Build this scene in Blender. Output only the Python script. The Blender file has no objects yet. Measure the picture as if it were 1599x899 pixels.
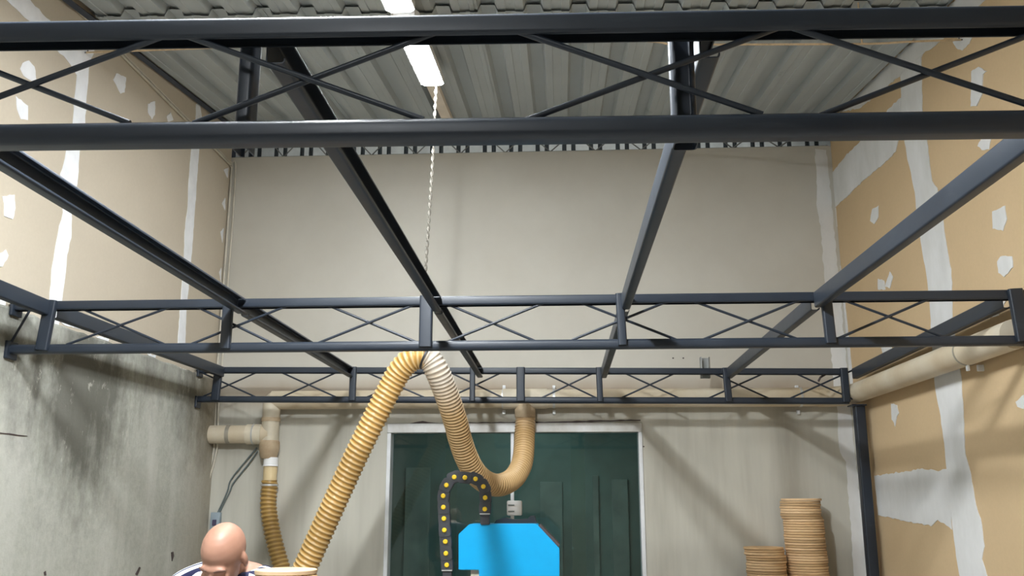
import bpy, bmesh, math, random
from mathutils import Vector, Matrix, Quaternion
from mathutils.geometry import delaunay_2d_cdt
random.seed(7)
PI = math.pi
scene = bpy.context.scene
C = scene.collection
V = Vector

# ------------------------------------------------------------------ camera, world, exposure
F_PX, W_PX, H_PX = 1430.0, 1599.0, 899.0
YAW, PITCH = math.radians(3.060), math.radians(13.128)
EYE = V((0, 0, 1.55))
R_ = V((math.cos(YAW), math.sin(YAW), 0))
FH = V((-math.sin(YAW), math.cos(YAW), 0))
FW = FH * math.cos(PITCH) + V((0, 0, math.sin(PITCH)))
UP = R_.cross(FW)
cam_d = bpy.data.cameras.new('camera')
cam = bpy.data.objects.new('camera', cam_d)
C.objects.link(cam)
cam_d.sensor_width = 36.0
cam_d.lens = F_PX / W_PX * 36.0
cam_d.clip_start = 0.05
cam.matrix_world = Matrix(((R_.x, UP.x, -FW.x, EYE.x), (R_.y, UP.y, -FW.y, EYE.y),
                           (R_.z, UP.z, -FW.z, EYE.z), (0, 0, 0, 1)))
scene.camera = cam
world = bpy.data.worlds.new('world')
scene.world = world
world.use_nodes = True
world.node_tree.nodes['Background'].inputs[0].default_value = (0.55, 0.6, 0.7, 1)
world.node_tree.nodes['Background'].inputs[1].default_value = 0.02
LAMP_STRENGTH = 74.0
STRONG_LAMP = 820.0
vs = scene.view_settings
vs.view_transform = 'Standard'
vs.look = 'None'
vs.gamma = 1.0
vs.exposure = 0.28
vs.use_curve_mapping = False
scene.display_settings.display_device = 'sRGB'


def ray(px, py):
    return R_ * ((px - W_PX / 2) / F_PX) - UP * ((py - H_PX / 2) / F_PX) + FW


def at(px, py, Y):            # point on the upright plane y = Y
    d = ray(px, py)
    return EYE + d * (Y / d.y)


def atx(px, py, X):           # point on the upright plane x = X
    d = ray(px, py)
    return EYE + d * (X / d.x)


# ------------------------------------------------------------------ room measures
XL, XR, XG = -2.775, 2.24, -2.745
YB, YF = 7.2, -4.5
ZWALL = 4.40


def zr(x, y):                 # underside of the roof sheets
    return 4.29 + 0.13 * (y - 4.585) - 0.021 * (x + 0.28)


# ------------------------------------------------------------------ materials
def s2l(c):
    c = c / 255.0
    return c / 12.92 if c <= 0.04045 else ((c + 0.055) / 1.055) ** 2.4


def rgb(r, g, b):
    return (s2l(r), s2l(g), s2l(b), 1)


class NT:
    def __init__(self, name):
        self.m = bpy.data.materials.new(name)
        self.m.use_nodes = True
        self.t = self.m.node_tree
        self.b = self.t.nodes['Principled BSDF']
        self.tc = self.t.nodes.new('ShaderNodeTexCoord')

    def n(self, typ, **kw):
        nd = self.t.nodes.new(typ)
        for k, v in kw.items():
            setattr(nd, k, v)
        return nd

    def l(self, a, b):
        self.t.links.new(a, b)

    def noise(self, scale, detail=4, rough=0.55, stretch=(1, 1, 1), loc=(0, 0, 0)):
        mp = self.n('ShaderNodeMapping')
        mp.inputs['Scale'].default_value = stretch
        mp.inputs['Location'].default_value = loc
        self.l(self.tc.outputs['Object'], mp.inputs['Vector'])
        nz = self.n('ShaderNodeTexNoise')
        nz.inputs['Scale'].default_value = scale
        nz.inputs['Detail'].default_value = detail
        nz.inputs['Roughness'].default_value = rough
        self.l(mp.outputs[0], nz.inputs['Vector'])
        return nz.outputs['Fac']

    def ramp(self, fac, stops):
        r = self.n('ShaderNodeValToRGB')
        el = r.color_ramp.elements
        while len(el) < len(stops):
            el.new(0.5)
        for e, (p, c) in zip(el, stops):
            e.position = p
            e.color = c if len(c) == 4 else (*c, 1)
        self.l(fac, r.inputs['Fac'])
        return r.outputs['Color']

    def mix(self, fac, a, b, mode='MIX'):
        m = self.n('ShaderNodeMix', data_type='RGBA', blend_type=mode)
        for sock, val in ((m.inputs[0], fac), (m.inputs[6], a), (m.inputs[7], b)):
            if hasattr(val, 'is_linked'):
                self.l(val, sock)
            else:
                sock.default_value = val
        return m.outputs[2]

    def math(self, op, a, b=0.0, clamp=False):
        m = self.n('ShaderNodeMath', operation=op, use_clamp=clamp)
        for sock, val in ((m.inputs[0], a), (m.inputs[1], b)):
            if hasattr(val, 'is_linked'):
                self.l(val, sock)
            else:
                sock.default_value = val
        return m.outputs[0]

    def sep(self):
        s = self.n('ShaderNodeSeparateXYZ')
        self.l(self.tc.outputs['Object'], s.inputs[0])
        return s.outputs

    def band(self, v, a, b):      # 0 below a, 1 above b
        mr = self.n('ShaderNodeMapRange', clamp=True)
        mr.inputs[1].default_value = a
        mr.inputs[2].default_value = b
        self.l(v, mr.inputs[0])
        return mr.outputs[0]

    def bump(self, h, strength=0.2, dist=0.01):
        b = self.n('ShaderNodeBump')
        b.inputs['Strength'].default_value = strength
        b.inputs['Distance'].default_value = dist
        self.l(h, b.inputs['Height'])
        self.l(b.outputs[0], self.b.inputs['Normal'])

    def color(self, c):
        if hasattr(c, 'is_linked'):
            self.l(c, self.b.inputs['Base Color'])
        else:
            self.b.inputs['Base Color'].default_value = c

    def set(self, rough=0.6, metal=0.0, spec=0.5, coat=0.0):
        self.b.inputs['Roughness'].default_value = rough
        self.b.inputs['Metallic'].default_value = metal
        self.b.inputs['Specular IOR Level'].default_value = spec
        self.b.inputs['Coat Weight'].default_value = coat
        return self.m


def plain(name, c, rough=0.6, metal=0.0, spec=0.5, var=0.12, scale=9.0, coat=0.0):
    t = NT(name)
    nz = t.noise(scale, 4)
    d = tuple(x * (1 - var) for x in c[:3]) + (1,)
    l = tuple(min(1, x * (1 + var)) for x in c[:3]) + (1,)
    t.color(t.ramp(nz, [(0.3, d), (0.7, l)]))
    return t.set(rough, metal, spec, coat)


M = {}
# dark painted steel with scuffs
t = NT('painted_steel')
n1 = t.noise(3.0, 6, 0.6, (1, 1, 1))
n2 = t.noise(26.0, 5, 0.6, (0.15, 0.15, 1))
c1 = t.ramp(n1, [(0.3, (0.014, 0.020, 0.031, 1)), (0.7, (0.022, 0.030, 0.043, 1))])
t.color(t.mix(t.band(n2, 0.62, 0.82), c1, (0.035, 0.044, 0.058, 1)))
rr = t.math('ADD', t.math('MULTIPLY', n1, 0.25), 0.27)
t.l(rr, t.b.inputs['Roughness'])
t.b.inputs['Specular IOR Level'].default_value = 0.42
M['steel'] = t.m

# drywall paper
def drywall(name, base, dark):
    t = NT(name)
    nz = t.noise(0.9, 5, 0.55, (1, 1, 1))
    nf = t.noise(60, 3, 0.6)
    c = t.ramp(nz, [(0.3, dark), (0.72, base)])
    c = t.mix(t.math('MULTIPLY', nf, 0.16), c, (0.25, 0.2, 0.13, 1))
    t.color(c)
    return t.set(0.85, 0, 0.25)


M['dry_right'] = drywall('drywall_tan', (0.66, 0.49, 0.295, 1), (0.585, 0.43, 0.255, 1))
M['dry_left'] = drywall('drywall_pale', (0.61, 0.54, 0.435, 1), (0.54, 0.475, 0.375, 1))
t = NT('joint_compound')
nz = t.noise(2.2, 6, 0.65, (1, 1, 0.5))
t.color(t.ramp(nz, [(0.3, (0.60, 0.60, 0.575, 1)), (0.55, (0.72, 0.72, 0.71, 1)), (0.8, (0.80, 0.80, 0.80, 1))]))
t.bump(t.noise(9, 5, 0.6, (1, 1, 0.3)), 0.15, 0.006)
M['compound'] = t.set(0.8, 0, 0.3)
M['compound_bright'] = plain('joint_compound_bright', (0.84, 0.85, 0.87, 1), 0.8, var=0.06)

# back wall plaster
t = NT('plaster_back')
z = t.sep()['Z']
nA = t.noise(0.8, 6, 0.6)
nS = t.noise(1.3, 5, 0.6, (2.2, 1, 0.22))
nW = t.noise(3.2, 3, 0.5, (1, 1, 1))
upc = t.ramp(nA, [(0.3, (0.485, 0.46, 0.40, 1)), (0.7, (0.58, 0.56, 0.50, 1))])
loc_ = t.ramp(nS, [(0.28, (0.375, 0.355, 0.30, 1)), (0.5, (0.515, 0.50, 0.435, 1)), (0.74, (0.61, 0.585, 0.505, 1))])
zz = t.math('ADD', z, t.math('MULTIPLY', t.math('SUBTRACT', nW, 0.5), 0.05))
c = t.mix(t.band(zz, 2.385, 2.41), loc_, upc)
# dusty brown line where the two coats meet
b1 = t.band(zz, 2.22, 2.37)
b2 = t.math('SUBTRACT', 1.0, t.band(zz, 2.40, 2.56))
dust = t.math('MULTIPLY', t.math('MULTIPLY', b1, b2), t.math('MULTIPLY', t.noise(1.6, 4, 0.6, (1, 1, 0.4)), 1.15))
c = t.mix(dust, c, (0.33, 0.23, 0.14, 1))
t.color(c)
t.bump(t.noise(40, 4, 0.6), 0.08, 0.004)
M['back'] = t.set(0.85, 0, 0.25)

# weathered concrete on the lower left
t = NT('weathered_concrete')
o = t.sep()
nb = t.noise(0.9, 6, 0.6, (1, 1, 0.6), (3.1, 0.4, 0))
ns = t.noise(4.5, 7, 0.65, (1, 1, 0.16), (0, 1.7, 0))
nm = t.noise(5.5, 8, 0.75, (1, 1, 0.8), (2, 5, 1))
nf = t.noise(22, 6, 0.75)
base = t.ramp(nf, [(0.25, (0.37, 0.375, 0.325, 1)), (0.75, (0.50, 0.505, 0.45, 1))])
base = t.mix(t.band(ns, 0.45, 0.75), base, (0.56, 0.56, 0.51, 1))
hi = t.band(o['Z'], 1.55, 2.25)
vd = t.n('ShaderNodeVectorMath', operation='DISTANCE')
mp = t.n('ShaderNodeMapping')
mp.inputs['Scale'].default_value = (0, 0.95, 0.62)
t.l(t.tc.outputs['Object'], mp.inputs[0])
t.l(mp.outputs[0], vd.inputs[0])
vd.inputs[1].default_value = (0, 5.30 * 0.95, 1.90 * 0.62)
blob = t.math('SUBTRACT', 1.0, t.band(vd.outputs['Value'], 0.10, 0.72))
# edge of the stain: height and blob, broken up by drips and mottling
st = t.math('ADD', t.math('MULTIPLY', hi, 0.36), t.math('MULTIPLY', blob, 0.32))
st = t.math('ADD', st, t.math('MULTIPLY', t.math('SUBTRACT', ns, 0.5), 0.75))
st = t.math('ADD', st, t.math('MULTIPLY', t.math('SUBTRACT', nb, 0.5), 0.75))
st = t.math('ADD', st, t.math('MULTIPLY', t.math('SUBTRACT', nm, 0.5), 0.55))
mask = t.math('MULTIPLY', t.band(st, 0.19, 0.52), 0.85)
c = t.mix(mask, base, (0.10, 0.098, 0.08, 1))
chips = t.math('MULTIPLY', t.band(t.noise(10, 6, 0.75, (1, 1, 0.6), (7, 2, 1)), 0.60, 0.66), t.band(o['Z'], 1.55, 1.85))
c = t.mix(t.math('MULTIPLY', chips, 0.65), c, (0.50, 0.49, 0.43, 1))
ye = t.band(o['Y'], 6.5, 7.1)
c = t.mix(t.math('MULTIPLY', ye, 0.5), c, (0.30, 0.24, 0.16, 1))
t.color(c)
t.bump(nf, 0.35, 0.012)
M['concrete'] = t.set(0.9, 0, 0.2)
M['floor'] = plain('floor_concrete', (0.30, 0.29, 0.27, 1), 0.6, var=0.2, scale=2)

t = NT('roof_sheet')
nz = t.noise(1.2, 5, 0.6, (1, 0.6, 1))
c = t.ramp(nz, [(0.3, (0.37, 0.40, 0.41, 1)), (0.7, (0.44, 0.48, 0.49, 1))])
gn = t.noise(4, 5, 0.7, (1, 0.5, 1))
c = t.mix(t.band(gn, 0.66, 0.84), c, (0.20, 0.21, 0.20, 1))
t.color(c)
M['roof'] = t.set(0.75, 0.0, 0.3)
M['closure'] = plain('closure_sheet', (0.66, 0.69, 0.68, 1), 0.5, 0.1)
M['closure_rib_shade'] = plain('closure_rib_shade', (0.12, 0.14, 0.15, 1), 0.5, 0.2)  # dark tone that paints shade into the rib recesses
M['grey_steel'] = plain('grey_lattice_steel', (0.30, 0.31, 0.30, 1), 0.5, 0.4)
M['dark_trim'] = plain('dark_flashing', (0.035, 0.042, 0.06, 1), 0.5, 0.2)
M['timber'] = plain('pale_timber', (0.80, 0.71, 0.60, 1), 0.7, var=0.1, scale=4)
M['white_plastic'] = plain('white_plastic', (0.80, 0.80, 0.80, 1), 0.4, var=0.03)
M['alu'] = plain('white_aluminium', (0.74, 0.76, 0.78, 1), 0.35, 0.1, var=0.08)
t = NT('dusty_aluminium')
nz = t.noise(2.5, 5, 0.6, (1.5, 1, 1))
t.color(t.ramp(nz, [(0.3, (0.45, 0.43, 0.39, 1)), (0.65, (0.70, 0.71, 0.71, 1))]))
M['alu_dusty'] = t.set(0.45, 0.1, 0.5)
for nm_, st_ in (('diffuser', LAMP_STRENGTH), ('diffuser_strong', STRONG_LAMP)):
    t = NT(nm_)
    t.color((0.9, 0.9, 0.9, 1))
    t.b.inputs['Emission Color'].default_value = (0.93, 0.97, 1.0, 1)
    t.b.inputs['Emission Strength'].default_value = st_
    M[nm_] = t.m
M['rope'] = plain('pale_rope', (0.21, 0.195, 0.165, 1), 0.9, var=0.2, scale=60)
M['cord'] = plain('tan_cord', (0.55, 0.42, 0.27, 1), 0.9, var=0.2, scale=40)
M['wire_dark'] = plain('dark_wire', (0.05, 0.05, 0.05, 1), 0.6)
M['cable_pale'] = plain('pale_cable', (0.60, 0.56, 0.47, 1), 0.6)
M['cable_grey'] = plain('grey_cable', (0.12, 0.15, 0.15, 1), 0.5)
# PVC duct, dusty
t = NT('dusty_pvc')
nz = t.noise(2.2, 6, 0.6)
nrm = t.n('ShaderNodeNewGeometry')
sx = t.n('ShaderNodeSeparateXYZ')
t.l(nrm.outputs['Normal'], sx.inputs[0])
c = t.ramp(nz, [(0.25, (0.50, 0.39, 0.25, 1)), (0.5, (0.60, 0.51, 0.37, 1)), (0.75, (0.68, 0.62, 0.50, 1))])
t.color(c)
M['pvc'] = t.set(0.5, 0, 0.4)
t = NT('dusty_pvc_brown')
nz = t.noise(6, 6, 0.6)
t.color(t.ramp(nz, [(0.3, (0.36, 0.26, 0.16, 1)), (0.7, (0.56, 0.45, 0.31, 1))]))
M['pvc_brown'] = t.set(0.6, 0, 0.3)
M['pvc_pale'] = plain('pale_pvc', (0.64, 0.57, 0.44, 1), 0.5, var=0.15, scale=6)
M['pvc_beige'] = plain('beige_pvc', (0.66, 0.52, 0.30, 1), 0.45, var=0.06)
M['clamp_steel'] = plain('zinc_clamp', (0.62, 0.62, 0.60, 1), 0.35, 0.6)
M['clamp_dull'] = plain('dull_strap', (0.36, 0.33, 0.27, 1), 0.5, 0.3)


def hosemat(name, a, b, rough=0.4, dust=None, z0=0, z1=1):
    t = NT(name)
    nz = t.noise(5, 4, 0.6)
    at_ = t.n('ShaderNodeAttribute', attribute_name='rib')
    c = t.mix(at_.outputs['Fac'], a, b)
    c = t.mix(t.math('MULTIPLY', nz, 0.25), c, (0.35, 0.24, 0.12, 1))
    if dust:
        f = t.band(t.sep()['Z'], z0, z1)
        f = t.math('MULTIPLY', f, t.band(t.noise(4, 4, 0.6), 0.15, 0.5))
        c = t.mix(f, c, dust)
    t.color(c)
    return t.set(rough, 0, 0.5)


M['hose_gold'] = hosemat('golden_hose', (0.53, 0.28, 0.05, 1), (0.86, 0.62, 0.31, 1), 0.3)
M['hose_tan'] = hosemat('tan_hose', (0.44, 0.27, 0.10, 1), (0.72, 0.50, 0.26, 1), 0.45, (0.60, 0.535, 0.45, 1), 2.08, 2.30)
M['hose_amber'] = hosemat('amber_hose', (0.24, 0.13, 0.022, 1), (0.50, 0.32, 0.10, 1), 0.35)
M['black'] = plain('black_plastic', (0.022, 0.024, 0.028, 1), 0.45, var=0.2)
M['chain'] = plain('dark_grey_plastic', (0.035, 0.038, 0.045, 1), 0.5, var=0.15)
M['yellow'] = plain('yellow_plastic', (0.80, 0.55, 0.03, 1), 0.35, var=0.05)
M['blue'] = plain('bright_blue_paint', (0.0, 0.36, 0.73, 1), 0.35, var=0.03)
M['brown_dark'] = plain('dark_brown_metal', (0.07, 0.05, 0.05, 1), 0.5)
M['grey_box'] = plain('blue_grey_plastic', (0.27, 0.33, 0.37, 1), 0.5)
M['switch'] = plain('dark_switch', (0.06, 0.05, 0.10, 1), 0.4)
M['mdf_n'] = plain('fibreboard_near', (0.50, 0.355, 0.215, 1), 0.75, var=0.1, scale=14)
M['mdf'] = plain('fibreboard', (0.68, 0.45, 0.24, 1), 0.75, var=0.1, scale=14)
M['mdf_b'] = plain('fibreboard_pale', (0.74, 0.51, 0.29, 1), 0.75, var=0.1, scale=14)
M['mdf_c'] = plain('fibreboard_dark', (0.52, 0.34, 0.175, 1), 0.75, var=0.1, scale=14)
M['wood_pale'] = plain('pale_board', (0.74, 0.62, 0.47, 1), 0.6, var=0.08, scale=10)
M['skin'] = plain('skin', (0.37, 0.195, 0.135, 1), 0.5, var=0.1, scale=14)
M['brow'] = plain('dark_hair', (0.13, 0.065, 0.045, 1), 0.7)
M['trousers'] = plain('dark_denim', (0.03, 0.035, 0.06, 1), 0.85)
M['shoe'] = plain('black_leather', (0.02, 0.02, 0.02, 1), 0.4)
M['bench'] = plain('grey_bench', (0.22, 0.22, 0.22, 1), 0.5)
t = NT('tinted_glass')
t.color((0.76, 0.88, 0.86, 1))
t.b.inputs['Transmission Weight'].default_value = 1.0
t.b.inputs['IOR'].default_value = 1.5
M['glass'] = t.set(0.02, 0, 0.5)
M['reflection_pale'] = plain('pale_reflection_tone', (0.30, 0.40, 0.385, 1), 0.8, var=0.3, scale=2)  # tone for the panels that imitate reflections in the door glass
M['inner'] = plain('inner_room_paint', (0.20, 0.31, 0.30, 1), 0.8, var=0.3, scale=1.2)


# ------------------------------------------------------------------ mesh helpers
def obj(name, bm, mat, parent=None, smooth=None):
    me = bpy.data.meshes.new(name)
    bmesh.ops.recalc_face_normals(bm, faces=bm.faces[:])
    bm.to_mesh(me)
    bm.free()
    for m in (mat if isinstance(mat, (list, tuple)) else [mat]):
        me.materials.append(m)
    o = bpy.data.objects.new(name, me)
    C.objects.link(o)
    if parent is not None:
        o.parent = parent
        o.matrix_parent_inverse = Matrix.Translation(-V(parent.location))
    if smooth:
        me.polygons.foreach_set('use_smooth', [True] * len(me.polygons))
        me.set_sharp_from_angle(angle=math.radians(smooth))
    return o


def tag(o, label, cat, group=None, kind=None):
    if label:
        o['label'] = label
    if cat:
        o['category'] = cat
    if group:
        o['group'] = group
    if kind:
        o['kind'] = kind
    return o


def thing(name, label, cat, loc=(0, 0, 0), group=None):
    o = bpy.data.objects.new(name, None)
    o.empty_display_size = 0.1
    C.objects.link(o)
    o.location = loc
    return tag(o, label, cat, group)


def struct(name, bm, mat, parent=None, smooth=None):
    o = obj(name, bm, mat, parent, smooth)
    if parent is None:
        o['kind'] = 'structure'
    return o


def box(bm, a, b, bev=0.0):
    a, b = V(a), V(b)
    r = bmesh.ops.create_cube(bm, size=1.0)
    vs_ = r['verts']
    s = b - a
    m = Matrix.Translation((a + b) / 2) @ Matrix.Diagonal((abs(s.x), abs(s.y), abs(s.z), 1))
    bmesh.ops.transform(bm, matrix=m, verts=vs_)
    if bev:
        es = list({e for v in vs_ for e in v.link_edges})
        bmesh.ops.bevel(bm, geom=es, offset=bev, segments=2, affect='EDGES', profile=0.5)


def bbox(a, b, bev=0.0):
    bm = bmesh.new()
    box(bm, a, b, bev)
    return bm


def loft(bm, rings, closed=True, cap=True):
    vv = [[bm.verts.new(p) for p in r] for r in rings]
    n = len(rings[0])
    for i in range(len(vv) - 1):
        for j in range(n if closed else n - 1):
            k = (j + 1) % n
            bm.faces.new((vv[i][j], vv[i][k], vv[i + 1][k], vv[i + 1][j]))
    if cap and closed:
        bm.faces.new(vv[0][::-1])
        bm.faces.new(vv[-1])
    return vv


def frames(pts):
    ts = []
    for i in range(len(pts)):
        a, b = pts[max(i - 1, 0)], pts[min(i + 1, len(pts) - 1)]
        ts.append((b - a).normalized())
    t0 = ts[0]
    u = V((0, 0, 1)) if abs(t0.z) < 0.9 else V((0, 1, 0))
    u = (u - t0 * u.dot(t0)).normalized()
    out = [(t0, u, t0.cross(u))]
    for i in range(1, len(pts)):
        q = ts[i - 1].rotation_difference(ts[i])
        u = q @ u
        u = (u - ts[i] * u.dot(ts[i])).normalized()
        out.append((ts[i], u, ts[i].cross(u)))
    return out


def spline(pts, n=12):
    pts = [V(p) for p in pts]
    out = []
    for i in range(len(pts) - 1):
        p0, p1, p2, p3 = pts[max(i - 1, 0)], pts[i], pts[i + 1], pts[min(i + 2, len(pts) - 1)]
        for k in range(n):
            s = k / n
            out.append(0.5 * ((2 * p1) + (p2 - p0) * s + (2 * p0 - 5 * p1 + 4 * p2 - p3) * s * s
                              + (3 * p1 - p0 - 3 * p2 + p3) * s ** 3))
    out.append(pts[-1])
    return out


def resample(pts, step):
    L = [0.0]
    for a, b in zip(pts, pts[1:]):
        L.append(L[-1] + (b - a).length)
    n = max(2, int(round(L[-1] / step)))
    out, j = [], 0
    for i in range(n + 1):
        s = L[-1] * i / n
        while j < len(L) - 2 and L[j + 1] < s:
            j += 1
        f = (s - L[j]) / max(1e-9, L[j + 1] - L[j])
        out.append(pts[j].lerp(pts[j + 1], f))
    return out


def tube(bm, pts, r, seg=12, cap=True):
    pts = [V(p) for p in pts]
    fr = frames(pts)
    rings = []
    for i, (p, (t_, u, w)) in enumerate(zip(pts, fr)):
        rr_ = r[i] if isinstance(r, (list, tuple)) else r
        rings.append([p + (u * math.cos(2 * PI * k / seg) + w * math.sin(2 * PI * k / seg)) * rr_ for k in range(seg)])
    loft(bm, rings, True, cap)


def tubebm(pts, r, seg=12):
    bm = bmesh.new()
    tube(bm, pts, r, seg)
    return bm


def corrugated(pts, r, pitch=0.03, amp=0.006, seg=28, per=8):
    P = resample(pts, pitch / per)
    fr = frames(P)
    rings = []
    for i, (p, (t_, u, w)) in enumerate(zip(P, fr)):
        ring = []
        for k in range(seg):
            th = 2 * PI * k / seg
            ph = (i / per + k / seg) * 2 * PI
            c_ = (0.5 + 0.5 * math.cos(ph)) ** 1.6
            ring.append(p + (u * math.cos(th) + w * math.sin(th)) * (r - amp + 2 * amp * c_))
        rings.append(ring)
    bm = bmesh.new()
    lay = bm.verts.layers.float.new('rib')
    vv = loft(bm, rings)
    for i, row in enumerate(vv):
        for k, v in enumerate(row):
            v[lay] = (0.5 + 0.5 * math.cos((i / per + k / seg) * 2 * PI)) ** 1.6
    return bm


def ring_band(p, axis, r, w, th=0.004, seg=28):
    """a flat band around a pipe"""
    axis = V(axis).normalized()
    u = V((0, 0, 1)) if abs(axis.z) < 0.9 else V((0, 1, 0))
    u = (u - axis * u.dot(axis)).normalized()
    v = axis.cross(u)
    p = V(p)
    bm = bmesh.new()
    rows = []
    for rr_, a in ((r, -w / 2), (r + th, -w / 2), (r + th, w / 2), (r, w / 2), (r, -w / 2)):
        rows.append([p + axis * a + (u * math.cos(2 * PI * k / seg) + v * math.sin(2 * PI * k / seg)) * rr_ for k in range(seg)])
    loft(bm, rows, True, False)
    bmesh.ops.remove_doubles(bm, verts=bm.verts[:], dist=1e-6)
    return bm


def chan_profile(w, h, t=0.003, r=0.009, lip=0.009):
    """C section opening downwards, closed 2D outline"""
    outer, inner = [], []

    def arc(cx, cy, rad, a0, a1, lst, n=5):
        for i in range(n + 1):
            a = a0 + (a1 - a0) * i / n
            lst.append((cx + rad * math.cos(a), cy + rad * math.sin(a)))
    x, y = w / 2, h / 2
    ri = max(r - t, 0.001)
    outer.append((-x + lip, -y))
    arc(-x + r, -y + r, r, -PI / 2, -PI, outer)
    arc(-x + r, y - r, r, PI, PI / 2, outer)
    arc(x - r, y - r, r, PI / 2, 0, outer)
    arc(x - r, -y + r, r, 0, -PI / 2, outer)
    outer.append((x - lip, -y))
    inner.append((-x + lip, -y + t))
    arc(-x + r, -y + r, ri, -PI / 2, -PI, inner)
    arc(-x + r, y - r, ri, PI, PI / 2, inner)
    arc(x - r, y - r, ri, PI / 2, 0, inner)
    arc(x - r, -y + r, ri, 0, -PI / 2, inner)
    inner.append((x - lip, -y + t))
    return outer + inner[::-1]


def channel(bm, p0, p1, w, h, opening, t=0.003, r=0.009, lip=0.01):
    """C channel from p0 to p1; 'opening' = direction of the open side"""
    p0, p1 = V(p0), V(p1)
    ax = (p1 - p0).normalized()
    dn = V(opening)
    dn = (dn - ax * dn.dot(ax)).normalized()
    sd = ax.cross(dn)
    prof = chan_profile(w, h, t, r, lip)
    rings = [[p + sd * a - dn * b for a, b in prof] for p in (p0, p1)]
    loft(bm, rings, True, True)


PATCHN = [0]


def patch(name, pts3, normal, mat, parent, jit=0.006, th=0.0025, step=0.035):
    PATCHN[0] += 1
    th += 0.0004 * (PATCHN[0] % 7)
    pts3 = [V(p) for p in pts3]
    nrm = V(normal)
    out = []
    for a, b in zip(pts3, pts3[1:] + pts3[:1]):
        L = (b - a).length
        n = max(1, int(L / step))
        ed = (b - a).normalized() if L > 1e-6 else V((0, 0, 1))
        pn = nrm.cross(ed)
        for i in range(n):
            out.append(a.lerp(b, i / n) + pn * random.uniform(-jit, jit) * (0.4 if i == 0 else 1))
    n = len(out)
    if abs(nrm.x) > 0.5:
        p2 = [V((p.y, p.z)) for p in out]
        up3 = lambda q: V((out[0].x, q[0], q[1]))
    else:
        p2 = [V((p.x, p.z)) for p in out]
        up3 = lambda q: V((q[0], out[0].y, q[1]))
    cv_, ce_, cf_, _, _, _ = delaunay_2d_cdt(p2, [(k, (k + 1) % n) for k in range(n)], [list(range(n))], 1, 1e-6)
    bm = bmesh.new()
    tv_ = [bm.verts.new(up3(q) + nrm * th) for q in cv_]
    for f in cf_:
        bm.faces.new([tv_[k] for k in f])
    rim = [e for e in bm.edges if len(e.link_faces) == 1]
    r = bmesh.ops.extrude_edge_only(bm, edges=rim)
    bmesh.ops.translate(bm, verts=[g for g in r['geom'] if isinstance(g, bmesh.types.BMVert)], vec=-nrm * (th + 0.002))
    return obj(name, bm, mat, parent)


# ------------------------------------------------------------------ the setting
struct('floor', bbox((XL - 0.3, YF - 0.2, -0.15), (XR + 0.2, 10.4, 0.0)), M['floor'])
# back wall with the door opening
WX0, WX1, WZ = -1.365, 0.625, 2.150
bm = bmesh.new()
for a, b in (((XL - 0.2, YB, 0), (WX0, YB + 0.15, ZWALL)), ((WX1, YB, 0), (XR + 0.2, YB + 0.15, ZWALL)),
             ((WX0, YB, WZ), (WX1, YB + 0.15, ZWALL))):
    box(bm, a, b)
wall_back = struct('wall_back', bm, M['back'])
wall_left = struct('wall_left', bbox((XL - 0.15, YF, 0), (XL, YB, 5.0)), M['dry_left'])
wall_right = struct('wall_right', bbox((XR, YF, 0), (XR + 0.15, YB, 5.0)), M['dry_right'])
struct('wall_front', bbox((XL - 0.15, YF - 0.15, 0), (XR + 0.15, YF, 4.6)), M['dry_left'])
# low concrete wall in front of the left drywall, with a rough top edge
bm = bmesh.new()
rows = []
random.seed(3)
NY = 160
for i in range(NY + 1):
    y = YF + (YB - YF) * i / NY
    top = 2.498 + random.uniform(-0.006, 0.006)
    dx = random.uniform(-0.003, 0.003)
    rows.append([V((XL, y, 0)), V((XG, y, 0)), V((XG, y, 1.2)), V((XG, y, 2.3)), V((XG + dx, y, top - 0.012)), V((XG - 0.008, y, top)), V((XL, y, top))])
loft(bm, rows, True, True)
wall_low = struct('wall_left_low', bm, M['concrete'])

# roof sheets
PER, PANC = 0.265, -0.53


def roof_profile(x0, x1):
    pts = []
    k = math.floor((x0 - PANC) / PER) - 1
    while True:
        c_ = PANC + k * PER
        for dx, dz in ((-0.075, 0), (-0.03, 0.0), (-0.026, 0.004), (0.026, 0.004), (0.03, 0), (0.075, 0), (0.093, 0.046), (0.172, 0.046)):
            x = c_ + dx
            if x0 <= x <= x1:
                pts.append((x, dz))
        k += 1
        if c_ > x1 + PER:
            break
    return [(x0, pts[0][1])] + pts + [(x1, pts[-1][1])]


ceiling = bpy.data.objects.new('ceiling', None)
C.objects.link(ceiling)
ceiling['kind'] = 'structure'
bounds = [-3.0, -1.73, -0.475, 0.80, 2.04, 2.60]
for row, (ya, yb, off) in enumerate(((YF - 0.3, 4.95, 0.010), (4.785, 8.2, -0.012))):
    for i in range(5):
        bm = bmesh.new()
        x0, x1 = bounds[i] - (0.05 if i else 0), bounds[i + 1]
        prof = roof_profile(x0, x1)
        o_ = off + (0.0045 * i - 0.009)
        rings = [[V((x, y, zr(x, y) + dz + o_)) for x, dz in prof] for y in (ya, yb)]
        loft(bm, rings, False, False)
        ob = obj('roof_sheet', bm, M['roof'], ceiling)
        md = ob.modifiers.new('thick', 'SOLIDIFY')
        md.thickness = 0.0025
        md.offset = 1
# dark flashing where the left drywall meets the roof
bm = bmesh.new()
tube(bm, [V((XL + 0.02, y, zr(XL, y) - 0.03)) for y in (YF, YB - 0.02)], 0.022, 4)
struct('trim_1', bm, M['dark_trim'])
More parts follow.
